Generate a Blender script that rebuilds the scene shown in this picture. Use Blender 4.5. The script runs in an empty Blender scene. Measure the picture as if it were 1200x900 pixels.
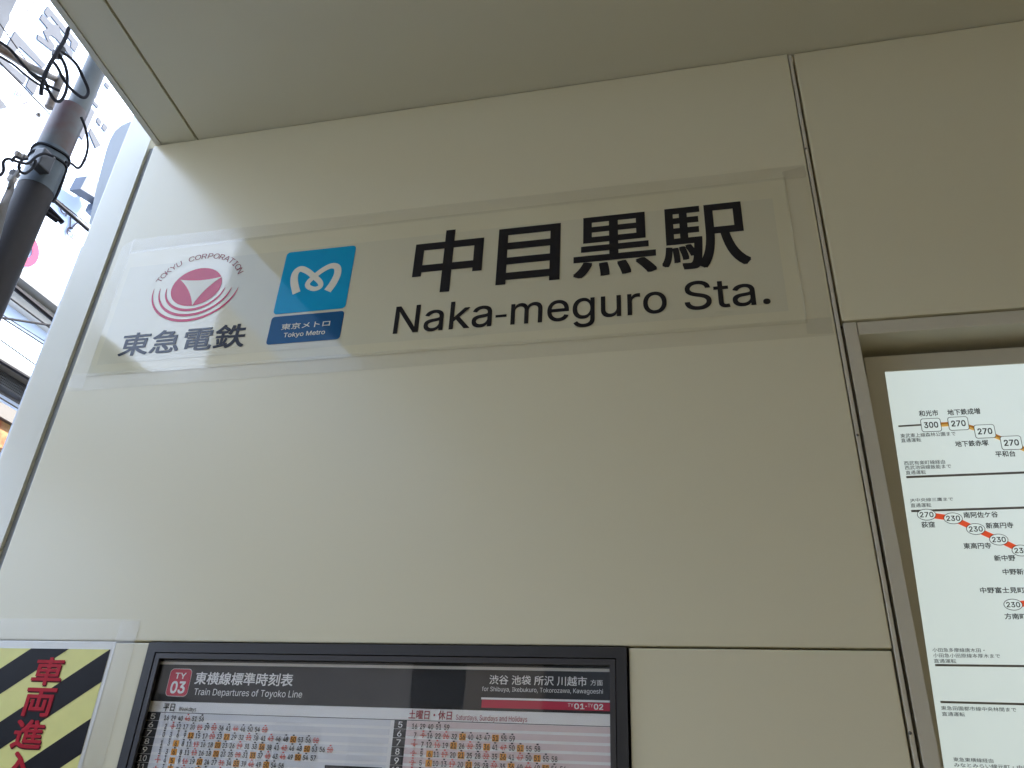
import bpy, bmesh, math, random
from mathutils import Vector, Matrix, noise, geometry as geo
random.seed(7)
R = math.radians
sc = bpy.context.scene
C = sc.collection

# ------------------------------------------------------------------ camera
FPX = 911.43                                   # focal length in photo pixels (1200 x 900)
EYE = Vector((0.0, 0.0, 1.6))
AX = Vector((0.97491035, 0.21732104, 0.04818061))      # camera right, in world (X along wall, Y into wall, Z up)
AY = Vector((-0.06201951, 0.47306348, -0.87884272))    # camera down
AZ = Vector((-0.2137835, 0.85380473, 0.47467263))      # camera forward
cam = bpy.data.cameras.new('camera'); cam_o = bpy.data.objects.new('camera', cam); C.objects.link(cam_o)
cam.sensor_fit = 'HORIZONTAL'; cam.sensor_width = 36.0; cam.lens = 36.0 * FPX / 1200.0
cam.clip_start = 0.05; cam.clip_end = 500.0
M = Matrix.Identity(4)
for i in range(3):
    M[i][0] = AX[i]; M[i][1] = -AY[i]; M[i][2] = -AZ[i]; M[i][3] = EYE[i]
cam_o.matrix_world = M
sc.camera = cam_o

# ------------------------------------------------------------------ light
SUN = Vector((0.52, 0.30, 0.80)).normalized()
elev = math.asin(SUN.z); azim = math.atan2(SUN.x, SUN.y)
w = bpy.data.worlds.new('World'); sc.world = w; w.use_nodes = True
nt = w.node_tree; nt.nodes.clear()
out = nt.nodes.new('ShaderNodeOutputWorld'); bg = nt.nodes.new('ShaderNodeBackground'); sky = nt.nodes.new('ShaderNodeTexSky')
sky.sky_type = 'NISHITA'; sky.sun_disc = False; sky.sun_elevation = elev; sky.sun_rotation = azim
sky.dust_density = 3.0; sky.air_density = 1.0
bg.inputs['Strength'].default_value = 0.15
nt.links.new(sky.outputs[0], bg.inputs['Color']); nt.links.new(bg.outputs[0], out.inputs['Surface'])
sl = bpy.data.lights.new('sun', 'SUN'); sl.energy = 5.0; sl.angle = R(0.5); sl.color = (1.0, 0.985, 0.955)
so = bpy.data.objects.new('sun', sl); C.objects.link(so)
so.rotation_euler = SUN.to_track_quat('Z', 'Y').to_euler(); so.location = (8, 6, 20)
vs = sc.view_settings
vs.view_transform = 'Standard'; vs.look = 'None'; vs.gamma = 1.0; vs.use_curve_mapping = False
vs.exposure = 2.23
sc.cycles.max_bounces = 14; sc.cycles.diffuse_bounces = 8; sc.cycles.glossy_bounces = 5
sc.cycles.transparent_max_bounces = 10; sc.cycles.use_denoising = True
sc.cycles.sample_clamp_indirect = 8.0

# ------------------------------------------------------------------ measuring helpers
WY = 1.65                                      # the wall's distance
def ray(x, y):
    a = (x - 600.0) / FPX; b = (y - 450.0) / FPX
    return AX * a + AY * b + AZ
def P(x, y, Y=WY):
    r = ray(x, y); return EYE + r * (Y / r.y)
def onX(x, y, X):
    r = ray(x, y); return EYE + r * (X / r.x)

# ------------------------------------------------------------------ materials
def mat(name, col, rough=0.5, metal=0.0, spec=0.5, var=0.0, vscale=4.0, bump=0.0, bscale=30.0, emit=None, coat=0.0, dirt=None):
    m = bpy.data.materials.new(name); m.use_nodes = True
    t = m.node_tree; b = t.nodes['Principled BSDF']
    b.inputs['Base Color'].default_value = (*col, 1); b.inputs['Roughness'].default_value = rough
    b.inputs['Metallic'].default_value = metal; b.inputs['Specular IOR Level'].default_value = spec
    b.inputs['Coat Weight'].default_value = coat; b.inputs['Coat Roughness'].default_value = 0.06
    tc = t.nodes.new('ShaderNodeTexCoord')
    if var > 0:
        n = t.nodes.new('ShaderNodeTexNoise'); n.inputs['Scale'].default_value = vscale; n.inputs['Detail'].default_value = 6
        t.links.new(tc.outputs['Object'], n.inputs['Vector'])
        rp = t.nodes.new('ShaderNodeValToRGB')
        rp.color_ramp.elements[0].position = 0.3; rp.color_ramp.elements[1].position = 0.7
        d = dirt if dirt else tuple(c * (1 - var) for c in col)
        rp.color_ramp.elements[0].color = (*d, 1); rp.color_ramp.elements[1].color = (*col, 1)
        t.links.new(n.outputs['Fac'], rp.inputs['Fac']); t.links.new(rp.outputs['Color'], b.inputs['Base Color'])
        mr = t.nodes.new('ShaderNodeMapRange'); mr.inputs['To Min'].default_value = rough * 0.85; mr.inputs['To Max'].default_value = min(1, rough * 1.15)
        t.links.new(n.outputs['Fac'], mr.inputs['Value']); t.links.new(mr.outputs['Result'], b.inputs['Roughness'])
    if bump > 0:
        n2 = t.nodes.new('ShaderNodeTexNoise'); n2.inputs['Scale'].default_value = bscale; n2.inputs['Detail'].default_value = 3
        t.links.new(tc.outputs['Object'], n2.inputs['Vector'])
        bp = t.nodes.new('ShaderNodeBump'); bp.inputs['Strength'].default_value = 1.0; bp.inputs['Distance'].default_value = bump
        t.links.new(n2.outputs['Fac'], bp.inputs['Height']); t.links.new(bp.outputs['Normal'], b.inputs['Normal'])
    if emit:
        b.inputs['Emission Color'].default_value = (*emit[0], 1); b.inputs['Emission Strength'].default_value = emit[1]
    return m
def glass_mat(name, tint=(1, 1, 1), rough=0.02, ior=1.5):
    m = bpy.data.materials.new(name); m.use_nodes = True
    t = m.node_tree; t.nodes.clear()
    o = t.nodes.new('ShaderNodeOutputMaterial'); mx = t.nodes.new('ShaderNodeMixShader')
    ge = t.nodes.new('ShaderNodeNewGeometry'); dt = t.nodes.new('ShaderNodeVectorMath'); dt.operation = 'DOT_PRODUCT'
    t.links.new(ge.outputs['Normal'], dt.inputs[0]); t.links.new(ge.outputs['Incoming'], dt.inputs[1])
    def mth(op, a, b):
        n = t.nodes.new('ShaderNodeMath'); n.operation = op
        for k, x in enumerate((a, b)):
            if hasattr(x, 'node'): t.links.new(x, n.inputs[k])
            elif x is not None: n.inputs[k].default_value = x
        return n.outputs[0]
    f0 = ((ior - 1) / (ior + 1)) ** 2
    fr = mth('ADD', mth('MULTIPLY', mth('POWER', mth('SUBTRACT', 1.0, mth('ABSOLUTE', dt.outputs['Value'], None)), 5.0), 1 - f0), f0)
    tr = t.nodes.new('ShaderNodeBsdfTransparent'); tr.inputs['Color'].default_value = (*tint, 1)
    g = t.nodes.new('ShaderNodeBsdfGlossy'); g.inputs['Roughness'].default_value = rough
    t.links.new(fr, mx.inputs[0]); t.links.new(tr.outputs[0], mx.inputs[1]); t.links.new(g.outputs[0], mx.inputs[2])
    t.links.new(mx.outputs[0], o.inputs['Surface'])
    return m

CREAM = (0.72, 0.67, 0.475)
m_wall = mat('coated_panel', CREAM, 0.28, spec=0.54, bump=0.0006, bscale=1.6)
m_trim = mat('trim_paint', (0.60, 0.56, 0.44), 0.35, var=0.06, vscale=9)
m_gasket = mat('grey_gasket', (0.30, 0.31, 0.30), 0.55, var=0.15, vscale=6)
m_gap = mat('gap_black', (0.012, 0.011, 0.010), 0.8)
m_soffit = mat('soffit_paint', (0.71, 0.69, 0.565), 0.5, spec=0.4)
m_film = mat('laminate_sheet', (0.67, 0.62, 0.425), 0.05, spec=0.75, bump=0.0002, bscale=4.0)
m_paper = mat('glossy_paper', (0.62, 0.58, 0.41), 0.05, spec=0.75, bump=0.0002, bscale=4.0)
def tape_mat(name):
    m = glass_mat(name, (0.992, 0.99, 0.985), 0.14); t = m.node_tree
    o = next(n for n in t.nodes if n.type == 'OUTPUT_MATERIAL'); src = o.inputs['Surface'].links[0].from_socket
    mx = t.nodes.new('ShaderNodeMixShader'); mx.inputs[0].default_value = 0.05
    d = t.nodes.new('ShaderNodeBsdfDiffuse'); d.inputs['Color'].default_value = (0.55, 0.53, 0.50, 1)
    t.links.new(src, mx.inputs[1]); t.links.new(d.outputs[0], mx.inputs[2]); t.links.new(mx.outputs[0], o.inputs['Surface'])
    tc = t.nodes.new('ShaderNodeTexCoord'); n2 = t.nodes.new('ShaderNodeTexNoise'); n2.inputs['Scale'].default_value = 22; bp = t.nodes.new('ShaderNodeBump'); bp.inputs['Distance'].default_value = 0.0005
    t.links.new(tc.outputs['Object'], n2.inputs['Vector']); t.links.new(n2.outputs['Fac'], bp.inputs['Height'])
    t.links.new(bp.outputs['Normal'], next(n for n in t.nodes if n.type == 'BSDF_GLOSSY').inputs['Normal'])
    return m
def ink(name, col, rough=0.06, spec=0.26): return mat(name, col, rough, spec=spec, bump=0.0002, bscale=4.0)
m_tape = tape_mat('clear_tape')
m_black = ink('ink_black', (0.018, 0.017, 0.020))
m_navy = ink('ink_navy', (0.022, 0.032, 0.050))
m_red = ink('ink_emblem_red', (0.55, 0.022, 0.085))
m_dred = ink('ink_dark_red', (0.28, 0.06, 0.06))
m_cyan = ink('ink_sky_blue', (0.004, 0.30, 0.52))
m_blue = ink('ink_deep_blue', (0.012, 0.085, 0.20))
m_white = ink('ink_white', (0.74, 0.71, 0.58))
m_frame = mat('dark_anodised', (0.028, 0.029, 0.033), 0.35, var=0.1, vscale=20)
m_bead = mat('dark_bead', (0.04, 0.04, 0.045), 0.3)
def pr(name, col): return mat(name, col, 0.6, spec=0.2)
p_white = pr('print_white', (0.86, 0.86, 0.85)); p_black = pr('print_black', (0.022, 0.022, 0.024)); p_grey = pr('print_grey', (0.55, 0.56, 0.58))
p_pink = pr('print_pink', (0.74, 0.62, 0.62)); p_lpink = pr('print_pale_pink', (0.66, 0.56, 0.56)); p_red = pr('print_red', (0.56, 0.03, 0.07))
p_xred = pr('print_express_red', (0.70, 0.12, 0.10)); p_orange = pr('print_orange', (0.85, 0.38, 0.06)); p_lgrey = pr('print_light_grey', (0.74, 0.75, 0.77))
m_glass = glass_mat('clear_glass', ior=1.45)
m_yel = mat('warning_yellow', (0.84, 0.80, 0.28), 0.35, spec=0.3, var=0.05, vscale=30)
m_wblk = mat('warning_black', (0.012, 0.011, 0.013), 0.35, spec=0.15)
m_wred = mat('warning_red', (0.48, 0.010, 0.025), 0.4, spec=0.15)
m_wshadow = mat('warning_dark_red', (0.10, 0.006, 0.012), 0.5, spec=0.1)
m_wsheet = mat('warning_sheet', (0.74, 0.73, 0.66), 0.2, spec=0.5)
m_lit = mat('backlit_acrylic', (0.75, 0.80, 0.78), 0.25, emit=((0.70, 0.83, 0.83), 0.135))
m_mapframe = mat('map_frame_paint', (0.56, 0.53, 0.42), 0.4)
m_mblk = mat('map_black', (0.02, 0.02, 0.02), 0.5); m_mgrey = mat('map_grey', (0.27, 0.26, 0.26), 0.5)
m_mnote = mat('map_note', (0.10, 0.10, 0.10), 0.5); m_mbrown = mat('map_brown', (0.62, 0.26, 0.04), 0.5, emit=((0.62, 0.25, 0.03), 0.06)); m_mgold = mat('map_gold', (0.75, 0.45, 0.11), 0.5, emit=((0.75, 0.45, 0.1), 0.10)); m_mred = mat('map_red', (0.80, 0.10, 0.04), 0.5, emit=((0.80, 0.09, 0.03), 0.12))

# ------------------------------------------------------------------ mesh helpers
ORIG = {}
def thing(name, label, cat, loc, group=None, rot=(0, 0, 0)):
    o = bpy.data.objects.new(name, None); C.objects.link(o); o.location = loc; o.rotation_euler = rot
    o.empty_display_size = 0.1
    o['label'] = label; o['category'] = cat
    if group: o['group'] = group
    ORIG[o.name] = Vector(loc)
    return o
def tag(o, label, cat, group=None, kind=None):
    if label: o['label'] = label
    if cat: o['category'] = cat
    if group: o['group'] = group
    if kind: o['kind'] = kind
    return o
class MB:
    def __init__(s): s.v = []; s.f = []
    def add(s, vs, fs):
        n = len(s.v); s.v += [tuple(v) for v in vs]; s.f += [tuple(i + n for i in f) for f in fs]; return s
    def box(s, x0, x1, y0, y1, z0, z1, bev=0.0):
        bm = bmesh.new(); bmesh.ops.create_cube(bm, size=1)
        for v in bm.verts: v.co = Vector(((x0 + x1) / 2 + v.co.x * (x1 - x0), (y0 + y1) / 2 + v.co.y * (y1 - y0), (z0 + z1) / 2 + v.co.z * (z1 - z0)))
        if bev > 0: bmesh.ops.bevel(bm, geom=bm.edges[:], offset=bev, segments=2, affect='EDGES', profile=0.6)
        bm.verts.index_update()
        s.add([v.co[:] for v in bm.verts], [[v.index for v in f.verts] for f in bm.faces]); bm.free(); return s
    def prism(s, pts, d):                      # pts: planar loop of 3-D points, d: extrusion vector
        n = len(pts); a = [Vector(p) for p in pts]; b = [p + Vector(d) for p in a]
        return s.add(a + b, [list(range(n))[::-1], list(range(n, 2 * n))] + [[i, (i + 1) % n, n + (i + 1) % n, n + i] for i in range(n)])
    def tube(s, pts, r, n=8, r1=None):
        pts = [Vector(p) for p in pts]; k = len(pts); rings = []
        up = Vector((0.3, 0.2, 1)).normalized(); prev = None
        for i, p in enumerate(pts):
            t = (pts[min(i + 1, k - 1)] - pts[max(i - 1, 0)]).normalized()
            if prev is None:
                a = t.cross(up)
                if a.length < 1e-3: a = t.cross(Vector((1, 0, 0)))
                a.normalize()
            else:
                a = prev - t * prev.dot(t); a.normalize()
            prev = a; b = t.cross(a)
            rr = r if r1 is None else r + (r1 - r) * i / (k - 1)
            rings.append([p + (a * math.cos(2 * math.pi * j / n) + b * math.sin(2 * math.pi * j / n)) * rr for j in range(n)])
        vs = [q for rg in rings for q in rg]; fs = []
        for i in range(k - 1):
            for j in range(n): fs.append([i * n + j, i * n + (j + 1) % n, (i + 1) * n + (j + 1) % n, (i + 1) * n + j])
        fs += [list(range(n))[::-1], list(range((k - 1) * n, k * n))]
        return s.add(vs, fs)
    def lathe(s, c, prof, n=28):               # prof: (radius, z) from bottom to top, axis vertical
        vs = []; fs = []
        for r, z in prof:
            for j in range(n):
                a = 2 * math.pi * j / n; vs.append((c[0] + r * math.cos(a), c[1] + r * math.sin(a), c[2] + z))
        for i in range(len(prof) - 1):
            for j in range(n): fs.append([i * n + j, i * n + (j + 1) % n, (i + 1) * n + (j + 1) % n, (i + 1) * n + j])
        fs += [list(range(n))[::-1], list(range((len(prof) - 1) * n, len(prof) * n))]
        return s.add(vs, fs)
    def build(s, name, m, parent=None, smooth=False, local=False):
        me = bpy.data.meshes.new(name); off = Vector((0, 0, 0))
        if parent is not None and not local:
            p = parent
            while p.parent: p = p.parent
            off = ORIG.get(p.name, Vector((0, 0, 0)))
        me.from_pydata([tuple(Vector(v) - off) for v in s.v], [], s.f); me.validate()
        me.materials.append(m)
        if smooth:
            for f in me.polygons: f.use_smooth = True
            try: me.set_sharp_from_angle(angle=R(40))
            except Exception: pass
        o = bpy.data.objects.new(name, me); C.objects.link(o)
        if parent is not None: o.parent = parent
        return o

_tc = {}
SANS = None
try:                                           # Blender's own interface font, shipped inside Blender
    SANS = bpy.data.fonts.load(bpy.utils.system_resource('DATAFILES', path='fonts') + '/Inter.woff2')
except Exception: SANS = None
def sarea(p): return sum(p[i][0] * p[(i + 1) % len(p)][1] - p[(i + 1) % len(p)][0] * p[i][1] for i in range(len(p))) / 2
def winding(q, p):
    w_ = 0
    for i in range(len(p)):
        a, b = p[i - 1], p[i]
        if (a[1] > q[1]) != (b[1] > q[1]):
            if q[0] < (b[0] - a[0]) * (q[1] - a[1]) / (b[1] - a[1]) + a[0]: w_ += 1 if b[1] > a[1] else -1
    return w_
def glyphs(s, res=3):
    """outlines of a line of text, filled contour by contour (overlapping strokes are laid one on the other)"""
    k = (s, res)
    if k in _tc: return _tc[k]
    c = bpy.data.curves.new('t', 'FONT'); c.body = s
    if SANS and all(ord(ch) < 128 for ch in s): c.font = SANS
    o = bpy.data.objects.new('t', c); C.objects.link(o); bpy.context.view_layer.update()
    cu = o.to_curve(bpy.context.evaluated_depsgraph_get()); loops = []
    for sp in cu.splines:
        pts = []; bp = sp.bezier_points; n = len(bp)
        if n == 0: pts = [(p.co.x, p.co.y) for p in sp.points]
        for i in range(n):
            a, b = bp[i], bp[(i + 1) % n]
            straight = (a.handle_right - a.co).cross(b.co - a.co).length < 1e-6 and (b.handle_left - b.co).cross(b.co - a.co).length < 1e-6
            for q in geo.interpolate_bezier(a.co, a.handle_right, b.handle_left, b.co, 2 if straight else res + 2)[:-1]: pts.append((q.x, q.y))
        if len(pts) > 2 and abs(sarea(pts)) > 1e-7: loops.append(pts)
    o.to_curve_clear(); bpy.data.objects.remove(o); bpy.data.curves.remove(c)
    vin = []; ed = []
    for p in loops:
        b0 = len(vin); vin += [Vector(q) for q in p]; ed += [(b0 + t, b0 + (t + 1) % len(p)) for t in range(len(p))]
    r_ = geo.delaunay_2d_cdt(vin, ed, [], 0, 1e-6); vs = [(q.x, q.y) for q in r_[0]]; fs = []; lay = [0] * len(vs)
    bx = [(min(q[0] for q in p), min(q[1] for q in p), max(q[0] for q in p), max(q[1] for q in p)) for p in loops]
    for f in r_[2]:
        cx = sum(vs[t][0] for t in f) / len(f); cy = sum(vs[t][1] for t in f) / len(f)
        wn = sum(winding((cx, cy), p) for p, q in zip(loops, bx) if q[0] <= cx <= q[2] and q[1] <= cy <= q[3])
        if wn != 0: fs.append(list(f))
    _tc[k] = (vs, fs, lay, min(v[0] for v in vs), min(v[1] for v in vs), max(v[0] for v in vs), max(v[1] for v in vs))
    return _tc[k]
class Flat:
    """printing on one plane: (u, v) coordinates mapped by fn to 3-D, lifted by d along the plane's outward normal"""
    def __init__(s, fn): s.fn = fn; s.m = MB()
    def poly(s, pts, d=0.0): s.m.add([s.fn(u, v, d) for u, v in pts], [list(range(len(pts)))]); return s
    def rect(s, x0, z0, x1, z1, d=0.0): return s.poly([(x0, z0), (x1, z0), (x1, z1), (x0, z1)], d)
    def rrect(s, x0, z0, x1, z1, r, d=0.0, n=5): return s.poly(rr_pts(x0, z0, x1, z1, r, n), d)
    def ring(s, outer, inner, d=0.0):
        n = len(outer); s.m.add([s.fn(u, v, d) for u, v in outer + inner], [[i, (i + 1) % n, n + (i + 1) % n, n + i] for i in range(n)]); return s
    def strip(s, a, b, d=0.0):                 # open band between two polylines
        n = len(a); s.m.add([s.fn(u, v, d) for u, v in a + b], [[i, i + 1, n + i + 1, n + i] for i in range(n - 1)]); return s
    def stroke(s, pts, wd, d=0.0):
        pts = [Vector(p) for p in pts]; k = len(pts); A = []; B = []
        ws = wd if isinstance(wd, (list, tuple)) else [wd] * k
        for i, p in enumerate(pts):
            t = (pts[min(i + 1, k - 1)] - pts[max(i - 1, 0)]).normalized(); n = Vector((-t.y, t.x)) * ws[i] / 2
            A.append((p + n)[:]); B.append((p - n)[:])
        return s.strip(A, B, d)
    def text(s, t, x0, z0, x1, z1, bold=0.0, d=0.0, res=3):
        vs, fs, lay, a, b, c, e = glyphs(t, res)
        kx, kz = (x1 - x0) / (c - a), (z1 - z0) / (e - b); shifts = [(0, 0)]
        if bold > 0.003: shifts += [(bold * i, bold * j) for i, j in ((1, 1), (1, -1), (-1, 1), (-1, -1), (1, 0), (-1, 0), (0, 1), (0, -1))]
        if bold > 0.003:                       # heavier strokes: the glyph laid down again, shifted by half a stroke
            kx *= (c - a) / (c - a + 2 * bold); kz *= (e - b) / (e - b + 2 * bold)
        ox = bold * kx if bold > 0.003 else 0; oz = bold * kz if bold > 0.003 else 0
        for i, (dx, dy) in enumerate(shifts):
            s.m.add([s.fn(x0 + ox + (x + dx - a) * kx, z0 + oz + (y + dy - b) * kz, d + i * 0.00004 + l * 0.00001) for (x, y), l in zip(vs, lay)], fs)
        return s
    def build(s, name, m, parent=None, local=False): return s.m.build(name, m, parent, local=local)
def rr_pts(x0, z0, x1, z1, r, n=5):
    pts = []
    for cx, cz, a0 in ((x1 - r, z1 - r, 0), (x0 + r, z1 - r, 90), (x0 + r, z0 + r, 180), (x1 - r, z0 + r, 270)):
        for i in range(n + 1):
            a = R(a0 + 90 * i / n); pts.append((cx + r * math.cos(a), cz + r * math.sin(a)))
    return pts
def ell(cx, cz, rx, rz, n=40, a0=0, a1=360):
    return [(cx + rx * math.cos(R(a0 + (a1 - a0) * i / n)), cz + rz * math.sin(R(a0 + (a1 - a0) * i / n))) for i in range(n if a1 - a0 == 360 else n + 1)]
def smooth_path(pts, k=6):
    pts = [Vector(p) for p in pts]; o = []
    for i in range(len(pts) - 1):
        p0 = pts[max(i - 1, 0)]; p1 = pts[i]; p2 = pts[i + 1]; p3 = pts[min(i + 2, len(pts) - 1)]
        for j in range(k):
            t = j / k
            o.append(0.5 * ((2 * p1) + (p2 - p0) * t + (2 * p0 - 5 * p1 + 4 * p2 - p3) * t * t + (3 * p1 - p0 - 3 * p2 + p3) * t ** 3))
    return o + [pts[-1]]
def on_wall(Y): return lambda u, v, d=0.0: (u, Y - d, v)
def px(x, y, Y=WY):
    p = P(x, y, Y); return (p.x, p.z)
def prect(xl, yb, xr, yt, Y=WY):               # left-bottom and right-top photo pixels -> rectangle on the plane Y
    a = P(xl, yb, Y); b = P(xr, yt, Y); return (a.x, a.z, b.x, b.z)

# ------------------------------------------------------------------ ground
m_pave = mat('paver_tiles', (0.46, 0.35, 0.16), 0.7, var=0.35, vscale=3.5, bump=0.002, bscale=40)
g = MB(); g.box(-120, 120, -120, 120, -0.6, -0.004)
tag(g.build('road', mat('asphalt', (0.06, 0.06, 0.062), 0.85, var=0.3, vscale=8)), None, None, kind='structure')
g = MB(); g.box(-2.1, 14, -11.4, 12, -0.004, 0.0)
tag(g.build('pavement', m_pave), None, None, kind='structure')

# ------------------------------------------------------------------ station building: canopy
ZS = 3.5586
XL, XR = -1.7435, 0.3560                       # main panel's sides
ZM = 1.8935                                    # seam between the upper and lower panels
canopy = thing('canopy', 'cream boarded entrance canopy over the station wall', 'canopy', (3.0, -2.0, ZS))
ca = math.tan(R(4.2))
def ex(x0, y): return x0 + (1.65 - y) * ca     # edge lines running out from the wall
def slab(x0, x1, z0, z1, m, name, y0=-11.0, y1=WY + 0.02, straight1=False):
    b = MB(); pts = [(ex(x0, y0), y0, z0), (x1 if straight1 else ex(x1, y0), y0, z0), (x1 if straight1 else ex(x1, y1), y1, z0), (ex(x0, y1), y1, z0)]
    b.prism(pts, (0, 0, z1 - z0)); return b.build(name, m, canopy)
slab(-1.7375, -1.7165, ZS - 0.002, ZS + 0.25, mat('fascia_edge', (0.66, 0.65, 0.58), 0.45), 'edge_trim')
slab(-1.7135, -1.581, ZS, ZS + 0.25, m_soffit, 'soffit_board')
slab(-1.571, 9.0, ZS, ZS + 0.25, m_soffit, 'soffit_board', straight1=True)
slab(-1.7165, -1.57, ZS + 0.005, ZS + 0.03, mat('groove_olive', (0.30, 0.28, 0.17), 0.8), 'joint_backing')
b = MB(); b.box(-1.3, 9.0, -10.9, 12, ZS + 0.26, 9.5); b.build('upper_sun_block', mat('sun_block_paint', (0.6, 0.58, 0.52), 0.6), canopy)  # unseen block added above the canopy, tall enough to shade the pole

# ------------------------------------------------------------------ station building: wall
wall = thing('station_wall', 'cream metal panel wall of the station entrance below the canopy', 'wall', (-0.7, WY + 0.1, 0))
def panel(x0, x1, z0, z1, y=WY, m=m_wall, name='wall_panel', bev=0.003, dep=0.03):
    return MB().box(x0, x1, y, y + dep, z0, z1, bev).build(name, m, wall)
TOP = ZS - 0.004
panel(XL, XR, ZM, TOP)
TTL, TTR = -1.2464, -0.1432                    # timetable frame's sides
panel(XL, TTL - 0.002, 0.02, ZM - 0.004)
panel(TTR + 0.004, XR - 0.002, 0.02, ZM - 0.004)
panel(TTL, TTR, 0.02, 0.90)
# end column with a rounded outer corner
cb = MB(); cr = 0.010; x0, x1 = -1.887, -1.7685
pts = [(x1, WY, 0.02), (x1, WY + 0.40, 0.02), (x0, WY + 0.40, 0.02)]
for i in range(9):
    a = R(180 + 90 * i / 8); pts.append((x0 + cr + cr * math.cos(a), WY + cr + cr * math.sin(a), 0.02))
cb.prism(pts, (0, 0, 3.75)); cb.build('end_column', mat('column_paint', (0.72, 0.70, 0.57), 0.3, spec=0.5, var=0.03, vscale=2), wall, smooth=True)
MB().box(-1.7685, XL, WY + 0.010, WY + 0.02, 0.02, TOP).build('gasket', m_gasket, wall)
MB().box(XL - 0.02, 0.3733, WY + 0.032, WY + 0.045, 0.02, TOP).build('backing', m_gap, wall)
MB().box(0.3735, 3.6, WY + 0.032, WY + 0.045, 1.6 + 0.6221 * WY + 0.001, TOP).build('backing', m_gap, wall)
# trim strip, dark reveal and the upper right panel
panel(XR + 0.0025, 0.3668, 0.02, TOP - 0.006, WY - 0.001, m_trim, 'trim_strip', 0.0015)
ZR = 1.6 + 0.6221 * WY + 0.004
panel(0.3722, 3.6, ZR, TOP, WY + 0.0015, m_wall, 'wall_panel', 0.006)
m_screw = mat('screw_steel', (0.16, 0.15, 0.13), 0.4, 0.6)
for q in ((944.3, 174.4), (1005, 510), (1066.3, 859)):
    p = P(*q); bm = bmesh.new(); bmesh.ops.create_uvsphere(bm, u_segments=10, v_segments=6, radius=0.0032)
    s = MB(); s.add([(p.x + v.co.x, WY - 0.001 + v.co.y * 0.5, p.z + v.co.z) for v in bm.verts], [[v.index for v in f.verts] for f in bm.faces]); bm.free()
    s.build('screw', m_screw, wall, smooth=True)
# the recess for the fare map: jamb, lintel, lining
JX = 0.4025; ZL0 = 1.6 + 0.9905; ZL1 = ZR - 0.006
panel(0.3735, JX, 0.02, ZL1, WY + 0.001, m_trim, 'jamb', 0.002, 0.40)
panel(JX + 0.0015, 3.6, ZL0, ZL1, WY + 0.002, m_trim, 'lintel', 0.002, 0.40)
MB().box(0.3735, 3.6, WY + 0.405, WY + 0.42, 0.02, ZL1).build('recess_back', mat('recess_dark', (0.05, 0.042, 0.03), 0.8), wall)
MB().box(6.0, 6.2, -10.5, WY + 0.3, 0.0, ZS - 0.01).build('added_bounce_wall', mat('added_bounce_wall', (0.52, 0.38, 0.20), 0.7), wall)  # unseen wall added to close off light and warm the bounce
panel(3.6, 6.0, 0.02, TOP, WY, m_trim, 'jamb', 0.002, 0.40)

# ------------------------------------------------------------------ station sign
sign = thing('station_sign', 'long glossy white station name sheet taped to the wall, with two railway logos', 'sign', (-0.7, WY - 0.001, 2.586))
W = on_wall(WY - 0.0010)
f = Flat(W); f.rect(-1.687, 2.630, 0.297, 3.087); f.build('clear_sheet', m_film, sign)
f = Flat(W); f.rect(-1.665, 2.668, 0.258, 3.020, 0.0004); f.build('paper', m_paper, sign)
def tape(pts_a, pts_b, d):
    """a strip of tape between two edges, slightly uneven, its outer edge a little lifted"""
    f = Flat(W); n = 28; A = []; B = []; E_ = []
    for i in range(n + 1):
        t = i / n
        a = Vector(pts_a[0]).lerp(Vector(pts_a[1]), t); b2 = Vector(pts_b[0]).lerp(Vector(pts_b[1]), t)
        j = noise.noise(Vector((t * 5, d * 9000, 0))) * 0.0022
        dirn = (a - b2).normalized(); a = a + dirn * j
        A.append(a[:]); B.append(b2[:])
    n1 = len(A)
    vs = [W(u, v, d) for u, v in B] + [W(u, v, d) for u, v in A]
    lift = [W(u + (A[i][0] - B[i][0]) * 0.012, v + (A[i][1] - B[i][1]) * 0.012, max(0.0002, d - 0.0005)) for i, (u, v) in enumerate(A)]
    vs += lift
    fs = [[i, i + 1, n1 + i + 1, n1 + i] for i in range(n1 - 1)] + [[n1 + i, n1 + i + 1, 2 * n1 + i + 1, 2 * n1 + i] for i in range(n1 - 1)]
    f.m.add(vs, fs); return f.build('tape', m_tape, sign)
tape(((-1.690, 3.135), (0.350, 3.122)), ((-1.690, 3.076), (0.350, 3.078)), 0.0007)
tape(((-1.738, 2.584), (0.350, 2.592)), ((-1.738, 2.640), (0.350, 2.641)), 0.0011)
tape(((-1.738, 2.600), (-1.722, 3.110)), ((-1.684, 2.590), (-1.682, 3.137)), 0.0009)
tape(((0.350, 2.596), (0.350, 3.118)), ((0.292, 2.600), (0.291, 3.105)), 0.0009)
f = Flat(W)
f.text('中', *px(481, 340)[:1], px(515.8, 343)[1], px(566, 300)[0], px(529, 270)[1], 0.018, 0.0012, 6)
zb, zt = px(515.8, 343)[1], px(869, 237)[1]
f.text('目', px(581, 330)[0], zb + 0.006, px(656.5, 300)[0], zt - 0.006, 0.019, 0.0012, 6)
f.text('黒', px(671.5, 325)[0], zb + 0.003, px(770, 310)[0], zt + 0.002, 0.014, 0.0012, 6)
f.text('駅', px(776, 310)[0], zb, px(881, 308)[0], zt + 0.002, 0.014, 0.0012, 6)
f.build('station_name', m_black, sign)
f = Flat(W); a = px(460.4, 392); b2 = px(903.6, 358)
zb_ = a[1]; cx = lambda x, y: px(x, y)[0]
f.text('Naka', cx(460.4, 392), zb_ - 0.0012, cx(575.6, 385), zb_ + 0.0880, 0.004, 0.0012, 6)
f.text('-', cx(580.8, 372), zb_ + 0.0255, cx(593.8, 371), zb_ + 0.0335, 0.0, 0.0012, 6)
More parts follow.
